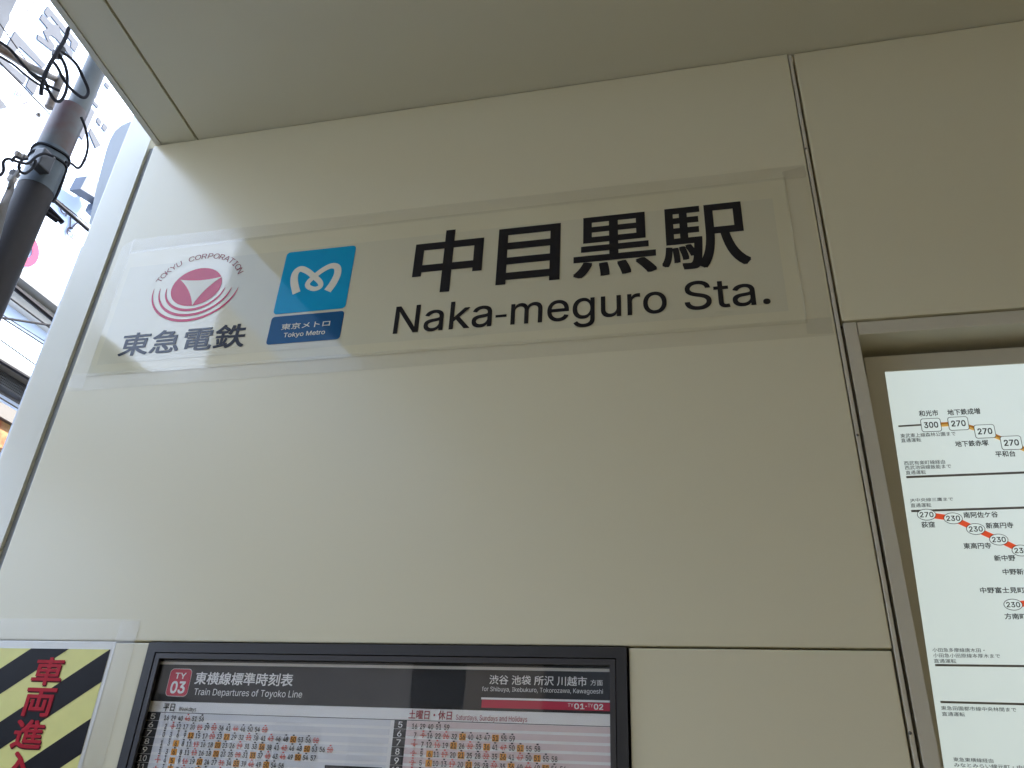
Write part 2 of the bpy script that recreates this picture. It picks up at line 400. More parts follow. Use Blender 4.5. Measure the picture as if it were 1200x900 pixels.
f.text('meguro', cx(598, 383), zb_ - 0.0255, cx(782, 368), zb_ + 0.0645, 0.004, 0.0012, 6)
f.text('Sta.', cx(803, 365), zb_ - 0.0012, b2[0], zb_ + 0.0865, 0.004, 0.0012, 6)
f.build('romaji_lettering', m_black, sign)
f = Flat(W); f.text('東急電鉄', -1.603, 2.690, -1.195, 2.770, 0.015, 0.0012, 6); f.build('railway_lettering', m_navy, sign)
# emblem: red ball with a white three pointed star, three crescents, arched lettering
ex0, ez0 = -1.404, 2.918
f = Flat(W); f.poly(ell(ex0, ez0, 0.0845, 0.069, 48), 0.0012); emblem = f.build('railway_emblem', m_red, sign)
tri = [Vector((-1.466, 2.950)), Vector((-1.325, 2.946)), Vector((-1.399, 2.850))]; cen = (tri[0] + tri[1] + tri[2]) / 3
pts = []
for i in range(3):
    p0, p1 = tri[i], tri[(i + 1) % 3]; c1 = (p0 + p1) / 2 * 0.55 + cen * 0.45
    for j in range(10):
        t = j / 10; pts.append((p0 * (1 - t) ** 2 + c1 * 2 * t * (1 - t) + p1 * t * t)[:])
f = Flat(W); n_ = len(pts); f.m.add([W(cen[0], cen[1], 0.0017)] + [W(u, v, 0.0017) for u, v in pts], [[0, i + 1, (i + 1) % n_ + 1] for i in range(n_)]); f.build('star', m_white, emblem)
for k in range(3):
    f = Flat(W); A = []; B = []
    rx, rz = 0.101 + 0.0225 * k, 0.083 + 0.0185 * k
    for i in range(33):
        t = i / 32; a = R(176 + 176 * t); th = 0.0088 * math.sin(math.pi * min(1, max(0, t))) ** 0.6 + 0.0006
        A.append((ex0 + (rx + th / 2) * math.cos(a), ez0 + (rz + th / 2) * math.sin(a))); B.append((ex0 + (rx - th / 2) * math.cos(a), ez0 + (rz - th / 2) * math.sin(a)))
    f.strip(A, B, 0.0012); f.build('crescent', m_red, emblem)
f = Flat(W); s_ = 'TOKYU CORPORATION'
for i, ch in enumerate(s_):
    if ch == ' ': continue
    a = R(160 - 138 * i / (len(s_) - 1)); rx, rz = 0.137, 0.105
    c0 = Vector((ex0 + rx * math.cos(a), ez0 + rz * math.sin(a))); tdir = Vector((rx * math.sin(a), -rz * math.cos(a))).normalized(); nd = Vector((-tdir.y, tdir.x))
    vs, fs, lay, x0_, y0_, x1_, y1_ = glyphs(ch, 3); sc_ = 0.019 / (y1_ - y0_); cx_ = (x0_ + x1_) / 2
    f.m.add([W(*(c0 + tdir * (x - cx_) * sc_ * 1.25 + nd * (y - y0_) * sc_)[:], 0.0012) for x, y in vs], fs)
f.build('arched_lettering', m_dred, emblem)
# metro logo
f = Flat(W); f.rrect(-1.124, 1.6 + 1.191, -0.9025, 1.6 + 1.4115, 0.012, 0.0012); logo = f.build('metro_logo', m_cyan, sign)
f = Flat(W); f.rrect(-1.1245, 2.690, -0.903, 2.7825, 0.010, 0.0012); plate = f.build('name_plate', m_blue, logo)
mp = [(893, 280), (884, 238), (888, 204), (908, 186), (934, 194), (960, 214), (984, 236), (986, 254), (964, 264), (940, 256), (938, 240), (962, 216), (996, 190), (1030, 174), (1052, 180), (1053, 206), (1036, 242), (1014, 272)]
mp = [px(80 + x / 3.3333, 260 + y / 3.3333) for x, y in mp]; mp = [Vector((u, v)) for u, v in mp]
sp = smooth_path(mp, 5); nsp = len(sp)
wl = [0.024 - 0.009 * math.sin(math.pi * i / (nsp - 1)) ** 1.5 for i in range(nsp)]; hf = nsp // 2 + 1
f = Flat(W); f.stroke([q[:] for q in sp[:hf]], wl[:hf], 0.0017); f.stroke([q[:] for q in sp[hf - 1:]], wl[hf - 1:], 0.0019); f.build('loop_symbol', m_white, logo)
f = Flat(W); f.text('東京メトロ', *prect(329.5, 387.5, 388, 375.5), 0.010, 0.0017); f.text('Tokyo Metro', *prect(332, 397.5, 382, 386.8), 0.012, 0.0017); f.build('lettering', m_white, logo)

# ------------------------------------------------------------------ timetable frame (glass fronted) and the poster in it
FZ1 = ZM - 0.0035; FZ0 = 0.905
case = thing('notice_frame', 'dark grey metal display frame set in the wall, glass over a timetable', 'display frame', ((TTL + TTR) / 2, WY, FZ0))
def frame_bars(x0, x1, z0, z1, wd, y0, y1, name, m, parent, bev=0.0015):
    A = [(x0, z0), (x1, z0), (x1, z1), (x0, z1)]; B = [(x0 + wd, z0 + wd), (x1 - wd, z0 + wd), (x1 - wd, z1 - wd), (x0 + wd, z1 - wd)]
    b = MB()
    for i in range(4):
        j = (i + 1) % 4
        q = [A[i], A[j], B[j], B[i]]
        b.prism([(u, y0, v) for u, v in q], (0, y1 - y0, 0))
    return b.build(name, m, parent)
TT0, TT1 = TTL + 0.001, TTR - 0.0005
frame_bars(TT0, TT1, FZ0, FZ1, 0.0215, WY - 0.006, WY + 0.028, 'frame', m_frame, case)
frame_bars(TT0 + 0.0235, TT1 - 0.0235, FZ0 + 0.0235, FZ1 - 0.0235, 0.0112, WY - 0.004, WY + 0.0055, 'inner_bead', m_bead, case)
gx0, gx1, gz0, gz1 = TT0 + 0.0347, TT1 - 0.0347, FZ0 + 0.0347, FZ1 - 0.0347
MB().box(gx0 - 0.006, gx1 + 0.006, WY + 0.006, WY + 0.009, gz0 - 0.006, gz1 + 0.006).build('glass', m_glass, case)
PY = WY + 0.016
poster = thing('timetable_poster', 'printed train timetable poster with a black header behind the glass of the dark frame', 'poster', ((gx0 + gx1) / 2, PY, gz0))
T = on_wall(PY); tp = lambda x, y: px(x, y, PY)
f = Flat(T); f.rect(gx0 - 0.010, gz0 - 0.01, gx1 + 0.004, gz1 - 0.004); f.build('paper', p_white, poster)
hx0, hx1 = tp(189, 779)[0], tp(715.5, 800)[0]
hz1 = tp(190, 778.6)[1]; hz0 = tp(180, 821.5)[1]
f = Flat(T); f.rect(gx0 - 0.010, hz0, gx1 + 0.004, hz1, 0.0005); header = f.build('header', p_black, poster)
f = Flat(T); f.rect(*prect(564, 832.6, 715, 822.5, PY)[:1], tp(715, 833.5)[1], hx1, tp(564, 819.9)[1], 0.0010); f.build('red_band', p_red, header)
f = Flat(T); f.rect(tp(564, 819)[0], tp(564, 819.6)[1], hx1, tp(564, 817.2)[1], 0.0010); f.build('white_rule', p_white, header)
bd = (tp(201.9, 800)[0] - 0.004, tp(208, 815.3)[1], tp(225.0, 790)[0], tp(215, 784.3)[1])
bd = (tp(201.5, 784)[0], tp(196, 815.3)[1], tp(225.9, 784.7)[0], tp(201.9, 784)[1])
f = Flat(T); f.rrect(bd[0] - 0.001, bd[1] - 0.001, bd[2] + 0.001, bd[3] + 0.001, 0.0095, 0.0010); badge = f.build('station_badge', p_white, header)
f = Flat(T); f.rrect(*bd, 0.009, 0.0014); f.build('badge_face', p_red, badge)
f = Flat(T); f.text('TY', bd[0] + 0.014, bd[3] - 0.021, bd[2] - 0.012, bd[3] - 0.008, 0.012, 0.0018); f.text('03', bd[0] + 0.009, bd[1] + 0.005, bd[2] - 0.008, bd[3] - 0.026, 0.02, 0.0018); f.build('badge_lettering', p_white, badge)
f = Flat(T)
f.text('東横線標準時刻表', tp(228, 800)[0], tp(228, 802)[1], tp(344, 796)[0], tp(344, 788.9)[1] - 0.001, 0.016, 0.0010)
z_ = tp(227, 813.4)[1]; f.text('Train Departures of Toyoko Line', tp(227, 814)[0], z_ - 0.0055, tp(354.7, 812)[0], z_ + 0.0125, 0.002, 0.0010)
f.build('title_lettering', p_white, header); f = Flat(T)
f.text('渋谷 池袋 所沢 川越市', *prect(573.3, 802.0, 688, 793.0, PY), 0.008, 0.0010); f.text('方面', *prect(692, 803.4, 706.3, 796.8, PY), 0.004, 0.0010)
z_ = tp(564.8, 809.8)[1]; f.text('for Shibuya, Ikebukuro, Tokorozawa, Kawagoeshi', tp(564.8, 810)[0], z_ - 0.0025, tp(706.7, 812)[0], z_ + 0.0090, -0.004, 0.0010)
f.build('destination_lettering', p_white, header)
f = Flat(T); z0_, z1_ = tp(706.7, 832)[1], tp(706.7, 825.2)[1]
f.text('TY', tp(665.5, 830)[0], z0_ + 0.004, tp(672, 830)[0], z1_, 0.0, 0.0014); f.text('01', tp(673, 830)[0], z0_, tp(685, 830)[0], z1_, 0.02, 0.0014); f.text('-', tp(686, 830)[0], z0_ + 0.005, tp(688, 830)[0], z0_ + 0.0065, 0.01, 0.0014)
f.text('TY', tp(689, 830)[0], z0_ + 0.004, tp(695, 830)[0], z1_, 0.0, 0.0014); f.text('02', tp(696, 830)[0], z0_, tp(707, 830)[0], z1_, 0.02, 0.0014); f.build('band_lettering', p_white, header)
# table: rows, hour columns, times
ZT = tp(188, 835)[1]; RH = (tp(178, 844.4)[1] - tp(168, 893.6)[1]) / 5
xh0, xh1 = tp(173, 835)[0], tp(188.6, 835)[0]
xe0, xe1 = tp(462.7, 843)[0], tp(477.3, 843)[0]; xm = tp(459, 845)[0]
NR = 12
f = Flat(T); f.rect(xh0 - 0.001, ZT, hx1, ZT + 0.0012, 0.0004); f.build('table_rule', p_black, poster)
f = Flat(T); f2 = Flat(T); f3 = Flat(T); f5 = Flat(T)
for k in range(NR):
    z1 = ZT - k * RH; z0 = z1 - RH
    f.rect(xh1, z0 + RH * 0.28, xm - 0.002, z1 - 0.0006, 0.0004); f2.rect(xe1, z0 + RH * 0.28, hx1, z1 - 0.0006, 0.0004)
    f3.rect(xh0, z0 + 0.0006, xh1, z1, 0.0004); f5.rect(xe0, z0 + 0.0006, xe1, z1, 0.0004)
f.build('weekday_bands', p_lgrey, poster); f2.build('holiday_bands', p_pink, poster); hre = f5.build('hour_column', p_black, poster); hrs = f3.build('hour_column', p_black, poster)
wk = {5: '16 29 40 r46 51 56', 6: '2 r8 12 17 20 r25 29 r33 36 41 r44 46 50 54 r58', 7: '0 3 6 9 o12 15 17 r20 23 o27 29 32 r35 38 41 r43 46 48 o50 53 56 r58',
      8: '1 3 o6 8 11 r13 16 18 o20 23 26 r29 31 33 o36 38 41 r43 46 48 o50 53 56 r58', 9: '1 3 o6 8 11 r13 16 18 o20 23 25 r28 31 o33 37 r40 43 r46 49 o50 54 57',
      10: 'r1 4 o5 9 r16 19 o20 24 27 r31 34 o35 39 r46 49 o50 54 56', 11: 'r1 4 o5 9 r16 19 o20 24 27 r31 34 o35'}
we = {5: '16 29 40 51 59', 6: '7 r9 16 22 r26 32 o36 40 43 47 o51 55 59', 7: 'r4 7 12 r16 19 o21 26 r32 35 o36 41 r47 50 o51 55 58', 8: 'r2 5 o6 11 r17 20 o21 25 28 r32 35 o36 41 r47 50 o51 55 58',
      9: 'r2 5 o6 10 13 r17 20 o21 25 28 r32 35 o36 40 r46 49 o50 54 56', 10: 'r2 5 o6 10 13 r17 20 o21 25 28 r32 35'}
fb = Flat(T); fr = Flat(T); fo = Flat(T); fh = Flat(T); fu = Flat(T)
for tab, xa, xb, n_, hx in ((wk, tp(195.6, 841)[0], tp(236.8, 841)[0], 5, (xh0, xh1)), (we, tp(486.1, 851)[0], tp(523.7, 851.3)[0], 4, (xe0, xe1))):
    pit = (xb - xa) / n_; fh = Flat(T)
    for h, row in tab.items():
        zc = ZT - (h - 5) * RH - RH * 0.62; hh = RH * 0.60
        hw = (hx[1] - hx[0]) * (0.34 if h < 10 else 0.56); hc = (hx[0] + hx[1]) / 2
        fh.text(str(h), hc - hw / 2, zc - RH * 0.22, hc + hw / 2, zc + RH * 0.46, 0.004, 0.0008)
        for i, t in enumerate(row.split()):
            c0 = t[0] if t[0] in 'ro' else ''; t = t.lstrip('ro'); x = xa + i * pit; ww = pit * (0.30 if len(t) == 1 else 0.66)
            if len(t) == 1: x += pit * 0.16
            if c0 == 'o': fo.rect(x - pit * 0.40, zc - hh * 0.62, x + pit * 0.40, zc + hh * 0.62, 0.0007)
            (fr if c0 == 'r' else fb).text(t, x - ww / 2, zc - hh / 2, x + ww / 2, zc + hh / 2, 0.008, 0.0010, 2)
            if c0 == 'r': fu.rect(x - pit * 0.42, zc - hh * 0.08, x + pit * 0.42, zc + hh * 0.14, 0.0008)
            if (i * 7 + h * 3) % 5 < 3 and (h > 5 or i > 2):
                (fr if c0 == 'r' else fb).rect(x - pit * 0.12, zc + hh * 0.68, x + pit * 0.12, zc + hh * 0.92, 0.0010)
    fh.build('hour_numbers', p_white, hrs if tab is wk else hre)
fb.build('departure_times', p_black, poster); fr.build('express_times', p_xred, poster); fu.build('express_marks', pr('print_pale_red', (0.72, 0.30, 0.26)), poster); fo.build('orange_marks', p_orange, poster)

f = Flat(T); f.text('平日', *prect(190.7, 833.2, 206.0, 824.7, PY), 0.012, 0.0008); f.text('Weekdays', *prect(208.8, 834.4, 230.7, 828.8, PY), 0.0, 0.0008); f.build('weekday_lettering', p_black, poster)
f = Flat(T); f.text('土曜日・休日', *prect(478.7, 842.3, 530, 833.4, PY), 0.012, 0.0008); f.text('Saturdays, Sundays and Holidays', *prect(534, 845.2, 618, 839.8, PY), 0.0, 0.0008); f.build('holiday_lettering', pr('print_maroon', (0.35, 0.03, 0.06)), poster)
f = Flat(T); f.rect(tp(381, 897)[0], tp(381, 912)[1], tp(448, 900)[0], tp(381, 896.5)[1], 0.0012); f.build('dark_panel', p_black, poster)

# ------------------------------------------------------------------ warning sign
warn = thing('warning_sign', 'yellow and black striped warning sheet with red vertical characters, taped to the wall', 'sign', (-1.5, WY - 0.001, 1.25))
V = on_wall(WY - 0.001)
wx0, wx1, wz0, wz1 = -1.672, -1.3475, 1.26, 1.8735
f = Flat(V); f.rect(wx0 - 0.014, wz0 - 0.014, wx1 + 0.010, wz1 + 0.018); sheet = f.build('sheet', m_wsheet, warn)
f = Flat(V); f.rect(wx0, wz0, wx1, wz1, 0.0004); f.build('yellow_ground', m_yel, warn)
def clip(poly, x0, x1, z0, z1):
    def cut(ps, ins, inter):
        o = []
        for i in range(len(ps)):
            a, b = ps[i], ps[(i + 1) % len(ps)]
            if ins(a): o.append(a)
            if ins(a) != ins(b): o.append(inter(a, b))
        return o
    def ix(c): return lambda a, b: (c, a[1] + (b[1] - a[1]) * (c - a[0]) / (b[0] - a[0]))
    def iz(c): return lambda a, b: (a[0] + (b[0] - a[0]) * (c - a[1]) / (b[1] - a[1]), c)
    for ins, it in ((lambda p: p[0] >= x0, ix(x0)), (lambda p: p[0] <= x1, ix(x1)), (lambda p: p[1] >= z0, iz(z0)), (lambda p: p[1] <= z1, iz(z1))):
        poly = cut(poly, ins, it)
        if not poly: break
    return poly
q1 = Vector(px(175 / 4.74, 710 + 242 / 4.74)); q2 = Vector(px(385 / 4.74, 710 + 242 / 4.74)); q3 = Vector(px(612 / 4.74, 710 + 246 / 4.74)); q4 = Vector(px(330 / 4.74, 710 + 433 / 4.74))
sl = (q3 - Vector(px(0, 710 + 650 / 4.74))); sl = sl.y / sl.x
f = Flat(V); per = (q3.x - q1.x); wdt = q2.x - q1.x
for k in range(-1, 6):
    xa = q1.x + per * k
    L = 3.0; pl = [(xa, wz1), (xa + wdt, wz1), (xa + wdt - L, wz1 - sl * L), (xa - L, wz1 - sl * L)]
    pl = clip(pl, wx0, wx1, wz0, wz1)
    if len(pl) > 2: f.poly(pl, 0.0008)
f.build('black_stripes', m_wblk, warn)
f = Flat(V); f2 = Flat(V); f3 = Flat(V)
for ch, (a, b_, c, d) in zip('車両進入', ((198, 440, 345, 288), (140, 612, 300, 458), (78, 790, 235, 635), (60, 960, 175, 812))):
    r_ = prect(a / 4.74, 710 + b_ / 4.74, c / 4.74, 710 + d / 4.74)
    cx_ = (r_[0] + r_[2]) / 2; wcx = px(57.4, 787)[0]; xx0, xx1 = wcx - 0.041, wcx + 0.041
    f2.text(ch, xx0 + 0.0025, r_[1] - 0.003, xx1 + 0.0025, r_[3] - 0.003, 0.02, 0.0014); f.text(ch, xx0, r_[1], xx1, r_[3], 0.02, 0.0018)
f2.build('character_shadow', m_wshadow, warn); f.build('characters', m_wred, warn)
W_keep = W; W = V
def wtape(a, b, d):
    global sign
    keep = sign; sign = warn; o = tape(a, b, d); sign = keep; return o
wtape(((-1.735, 1.9435), (-1.288, 1.9415)), ((-1.735, 1.886), (-1.288, 1.886)), 0.0011)
wtape(((-1.283, 1.25), (-1.287, 1.938)), ((-1.340, 1.25), (-1.340, 1.938)), 0.0016)
wtape(((-1.735, 1.25), (-1.735, 1.938)), ((-1.688, 1.25), (-1.682, 1.938)), 0.0016)
W = W_keep

# ------------------------------------------------------------------ fare map: back-lit box leaning forward in the recess
TH = R(10.5); r0 = ray(1037, 436); MYT = 1.735; MZT = 1.6 + r0.z / r0.y * MYT
up = Vector((0, -math.sin(TH), math.cos(TH))); nin = Vector((0, math.cos(TH), math.sin(TH)))
top = Vector((0, MYT, MZT)); HB = 1.15; base = top - up * HB + Vector((0.4, 0, 0))
fare = thing('fare_map', 'back-lit white fare map in a cream frame, leaning forward in the wall recess', 'fare map', base, rot=(TH, 0, 0))
def mp_(x, y):
    r = ray(x, y); s = (base - EYE).dot(nin) / r.dot(nin); p = EYE + r * s - base; return (p.x, p.dot(up))
def mrect(xl, yb, xr, yt):
    a = mp_(xl, yb); b = mp_(xr, yt); return (a[0], a[1], b[0], b[1])
def mtext(a, hpx):
    p = mp_(a[0], a[1]); q = mp_(a[2], a[3]); return (p[0], p[1], q[0], mp_(a[0], a[1] - hpx)[1])
FM = lambda u, v, d=0.0: (u, -d, v)
sx0 = sum(mp_(*q)[0] for q in ((1037, 436), (1051, 540), (1079.2, 720), (1105.4, 900))) / 4
sx1 = 2.6; sz1 = HB; sz0 = 0.02
MB().box(sx0, sx1, 0.0, 0.006, sz0, sz1).build('lit_panel', m_lit, fare, local=True)
def mframe():
    x0 = mp_(1012.4, 419.5)[0]; z1 = mp_(1012.4, 419.5)[1]; t = sx0 - x0
    A = [(x0, sz0 - t), (sx1 + t, sz0 - t), (sx1 + t, z1), (x0, z1)]; B = [(sx0, sz0), (sx1, sz0), (sx1, sz1), (sx0, sz1)]
    for i in range(4):
        j = (i + 1) % 4; b = MB(); q = [A[i], A[j], B[j], B[i]]
        b.prism([(u, -0.004, v) for u, v in q], (0, 0.05, 0)); b.build('frame_bar', m_mapframe, fare, local=True)
mframe()
def mline(x0, y0, x1, y1, px_w, m, name='service_line', d=0.0006, ext=None):
    a = Vector(mp_(x0, y0)); b = Vector(mp_(x1, y1))
    if ext: b = a + (b - a).normalized() * ext
    wd = (Vector(mp_(x0, y0 - px_w / 2)) - Vector(mp_(x0, y0 + px_w / 2))).length
    return Flat(FM).stroke([a[:], b[:]], wd, d).build(name, m, fare, local=True)
mline(1052.7, 499.6, 1079, 498.0, 2.0, m_mgrey)
for a in ((1062, 559.2, 1200, 553.8), (1067.7, 599, 1200, 594.9), (1095.8, 779.4, 1200, 780.6), (1102, 822.6, 1200, 825.2)): mline(*a, 2.6, m_mgrey, ext=1.2)
# brown and gold line with square fares
sq = [(1090.9, 498.2), (1122.9, 496.4), (1153.9, 505.6), (1184.9, 519.0), (1216, 534)]
f1 = Flat(FM); f2 = Flat(FM)
sqm = [Vector(mp_(*q)) for q in sq]
for a, b in zip(sqm[:-1], sqm[1:]):
    t = (b - a).normalized(); n = Vector((-t.y, t.x))
    f1.stroke([(a + n * 0.0024)[:], (b + n * 0.0024)[:]], 0.0050, 0.0006); f2.stroke([(a - n * 0.0027)[:], (b - n * 0.0027)[:]], 0.0050, 0.0007)
f1.build('line_band', m_mbrown, fare, local=True); f2.build('line_band', m_mgold, fare, local=True)
m_field = mat('map_white_field', (0.75, 0.80, 0.78), 0.3, emit=((0.70, 0.83, 0.83), 0.14))
def marker(q, hx, hz, t, round_):
    fk = Flat(FM); fw = Flat(FM); ft = Flat(FM)
    if round_:
        fk.poly(ell(q.x, q.y, hx, hz, 28), 0.0010); fw.poly(ell(q.x, q.y, hx - 0.0012, hz - 0.0012, 28), 0.0013)
        ft.text(t, q.x - hx * 0.72, q.y - hz * 0.46, q.x + hx * 0.72, q.y + hz * 0.46, 0.012, 0.0016)
    else:
        fk.rrect(q.x - hx, q.y - hz, q.x + hx, q.y + hz, 0.0055, 0.0010); fw.rrect(q.x - hx + 0.0012, q.y - hz + 0.0012, q.x + hx - 0.0012, q.y + hz - 0.0012, 0.0047, 0.0013)
        ft.text(t, q.x - hx * 0.70, q.y - hz * 0.43, q.x + hx * 0.70, q.y + hz * 0.45, 0.016, 0.0016)
    o = fk.build('fare_marker', m_mblk, fare, local=True); fw.build('field', m_field, o, local=True); ft.build('number', m_mblk, o, local=True)
hs = (Vector(mp_(1110.7, 496.4)) - Vector(mp_(1134.8, 496.4))).length / 2; hv = (Vector(mp_(1122, 488.8)) - Vector(mp_(1122, 504.6))).length / 2
for q, t in zip(sqm, ('300', '270', '270', '270', '270')):
    marker(q, hs, hv, t, False)
# red line with oval fares
ov = [(1085.6, 603.2), (1116.7, 607.5), (1143.2, 620.0), (1170.2, 632.4), (1196.5, 645.2), (1224, 658)]
rw = (Vector(mp_(1130, 611)) - Vector(mp_(1130, 617.4))).length
ovm = [Vector(mp_(*q)) for q in ov]; f1 = Flat(FM)
for a, b in zip(ovm[:-1], ovm[1:]): f1.stroke([a[:], b[:]], rw, 0.0006)
o2 = Vector(mp_(1187, 708.6)); f1.stroke([o2[:], (o2 + Vector((0.12, 0.012)))[:]], rw, 0.0006)
f1.build('line_band', m_mred, fare, local=True)
for q, q0, t in zip(ovm + [o2], ov + [(1187, 708.6)], ('270', '230', '230', '230', '230', '230', '230')):
    rx = (Vector(mp_(q0[0] - 11.2, q0[1])) - Vector(mp_(q0[0] + 11.2, q0[1]))).length / 2; rz = (Vector(mp_(q0[0], q0[1] - 6.7)) - Vector(mp_(q0[0], q0[1] + 6.7))).length / 2
    marker(q, rx, rz, t, True)
f = Flat(FM)
for t, a in (('和光市', (1077.3, 488.3, 1099, 482.0)), ('地下鉄成増', (1110.7, 487.0, 1148, 480.4)), ('地下鉄赤塚', (1119.8, 523.9, 1157.6, 516.4)), ('平和台', (1167, 535.8, 1189.2, 529.0)),
             ('荻窪', (1080.3, 618.4, 1095, 611.9)), ('南阿佐ケ谷', (1129.6, 607.2, 1168.8, 600.2)), ('新高円寺', (1155.8, 619.5, 1186.7, 612.5)), ('東高円寺', (1129.6, 643.3, 1160.7, 636.4)),
             ('新中野', (1165.4, 657.6, 1189, 650.6)), ('中野新橋', (1175.5, 673.6, 1207, 666.6)), ('中野富士見町', (1149, 695.2, 1199.7, 687.8)), ('方南町', (1177.7, 725.7, 1202, 717.4))):
    Flat(FM).text(t, *mtext(a, 7.0), 0.016, 0.0006).build('station_name', m_mblk, fare, local=True)
for t, a in (('東武東上線森林公園まで', (1055.5, 513.3, 1119.5, 507.4)), ('直通運転', (1056.2, 518.7, 1079, 514.0)), ('西武有楽町線経由', (1059.7, 545.3, 1107, 539.6)), ('西武池袋線飯能まで', (1060.7, 550.6, 1114, 544.6)),
             ('直通運転', (1061.7, 556.4, 1084.5, 551.4)), ('JR中央線三鷹まで', (1066.7, 588.9, 1116.4, 583.2)), ('直通運転', (1067.4, 594.8, 1090.8, 589.9)), ('小田急多摩線唐木田・', (1092.9, 763.9, 1153, 758.2)),
             ('小田急小田原線本厚木まで', (1093.8, 770.3, 1171, 764.6)), ('直通運転', (1094.6, 776.8, 1119.8, 771.3)), ('東急田園都市線中央林間まで', (1103, 832.0, 1190, 827.6)), ('直通運転', (1104, 838.9, 1130, 833.6)),
             ('東急東横線経由', (1117.3, 892.2, 1163, 886.6)), ('みなとみらい線元町・中華街', (1118.3, 898.6, 1212, 893.2))):
    Flat(FM).text(t, *mtext(a, 4.8), 0.006, 0.0006, 2).build('service_note', m_mnote, fare, local=True)

# ------------------------------------------------------------------ across the alley: white shop building with a big sign
BX = -6.0
shop = thing('shop_building', 'sunlit white building across the alley with large pale letters on its side', 'building', (BX - 3, 5, 0))
m_bw = mat('blue_tinted_render', (0.63, 0.76, 0.99), 0.9, spec=0.1, var=0.04, vscale=0.8)  # blue put into the white paint to cool the light it throws back
MB().box(BX - 8, BX, -4.3, 30, 0, 11.5).build('wall', m_bw, shop)
S = lambda u, v, d=0.0: (BX + 0.012 + d, u, v)
def sx(x, y):
    p = onX(x, y, BX + 0.012); return (p.y, p.z)
m_let = mat('sign_letter_grey', (0.105, 0.112, 0.128), 0.95, spec=0.02, var=0.1, vscale=3)
def raised(polys, name, m, parent, dep=0.02):
    b = MB()
    for pl in polys: b.prism([S(*sx(*q)) for q in pl], (-dep, 0, 0))
    return b.build(name, m, parent)
raised([[(8.5, 54), (18, 36.5), (54, 76), (50, 80.5), (43, 73), (23, 54.5), (17.5, 61.5)], [(-4, 64), (3, 68), (32, 91.5), (28, 99), (8, 80), (-6, 70)], [(35, 91), (45, 99), (40, 111), (31, 101)], [(-6, 107), (0, 114.5), (9, 126), (-6, 129)]], 'letter', m_let, shop)
raised([[(52, 14), (56.5, 7), (93, 51), (88.5, 61), (83, 55), (84, 49), (60, 19), (56.5, 21)], [(47, 22), (50, 16), (62, 28), (69, 30), (71, 37), (86, 62), (85, 69), (66, 45), (60, 41), (58, 44), (65, 54), (62, 60), (53, 53), (44, 46), (44.5, 40), (50, 43), (57, 50), (51, 36), (56, 33)]], 'letter', m_let, shop)
raised([[(106, 95), (110, 89), (120, 96.5), (115.5, 106.5), (106, 100)], [(124, 96), (129, 100.5), (127, 104.5), (123, 100)], [(104, 99), (114.5, 111), (112.5, 115.5), (104, 107.5)], [(104, 111), (116.5, 124), (114.5, 127), (104, 115.5)]], 'letter', m_let, shop)
raised([[(104, 124), (111.5, 131), (97, 164), (91, 156)], [(115.5, 137), (119.5, 142), (117.5, 148), (113, 142)], [(122, 144), (127, 149.5), (123.5, 154.5), (119.5, 150)], [(107, 150), (118.5, 170.5), (112.5, 174), (104.5, 155.5)]], 'letter', m_let, shop)
raised([[(-20, -20), (19, -20), (20, 0), (17, 6), (14, 13), (12, 16), (11, 24), (8, 29), (6, 33), (2, 44), (-3, 50), (-20, 50)]], 'blue_patch', mat('sign_blue_grey', (0.090, 0.098, 0.112), 0.95, spec=0.02, var=0.3, vscale=2), shop)
m_lil = mat('sign_letter_lilac', (0.13, 0.125, 0.16), 0.95, spec=0.02)
for t, x, y, s in (('K', 24, 112, 0.10), ('A', 33, 122, 0.10), ('e', 83, 273, 0.12), ('v', 84, 263, 0.12), ('u', 75, 246, 0.10), ('m', 97, 187, 0.09), ('u', 106, 196, 0.07), ('K', 42, 6, 0.08), ('A', 34, 14, 0.08), ('N', 31, 27, 0.08)):
    u, v = sx(x, y); Flat(S).text(t, u - s / 2, v - s / 2, u + s / 2, v + s / 2, 0.0, 0.004).build('small_letter', m_lil, shop)
u, v = sx(30, 292.5); f = Flat(S); f.ring(ell(u, v, 0.155, 0.165, 32), ell(u, v, 0.075, 0.08, 32), 0.004); f.build('pink_ring', mat('sign_pink', (0.32, 0.07, 0.12), 0.95, spec=0.02), shop)
m_pg = mat('eave_grey', (0.17, 0.17, 0.165), 0.6, var=0.15, vscale=4)
def ledge(yt, yb, proj, m, name):              # ledge along the facade, between two photo heights at the photo's left margin
    a = onX(0, yt, BX); b_ = onX(0, yb, BX)
    return MB().box(BX - 0.1, BX + proj, -4.3, 30, b_.z, a.z).build(name, m, shop)
ledge(316, 326, 0.20, m_pg, 'eave'); ledge(326.5, 350, 0.08, mat('eave_pale', (0.42, 0.42, 0.40), 0.6), 'fascia_board')
ledge(434, 441, 0.22, m_pg, 'eave')
lv = MB()
for k in range(6):
    a = onX(0, 441.5 + k * 3.2, BX); lv.box(BX, BX + 0.12, -4.3, 30, a.z - 0.016, a.z)
lv.build('louvre', mat('louvre_dark', (0.03, 0.03, 0.032), 0.5), shop)
ledge(441.2, 461, 0.03, mat('louvre_back', (0.10, 0.10, 0.10), 0.7), 'louvre_backing')
ledge(481, 498, 0.15, mat('eave_brown', (0.12, 0.11, 0.10), 0.7), 'eave')
m_warm = mat('shop_sign_warm', (0.30, 0.05, 0.03), 0.6, spec=0.1, var=0.9, vscale=7, dirt=(0.40, 0.30, 0.14))
ledge(498.5, 530, 0.10, m_warm, 'coloured_sign_band')
win = mat('window_glass_dark', (0.03, 0.035, 0.04), 0.08)
for k in range(9):
    y0 = -3.5 + k * 3.6
    w_ = MB().box(BX + 0.002, BX + 0.03, y0, y0 + 1.8, 1.0, 2.3).build('window', win, shop)
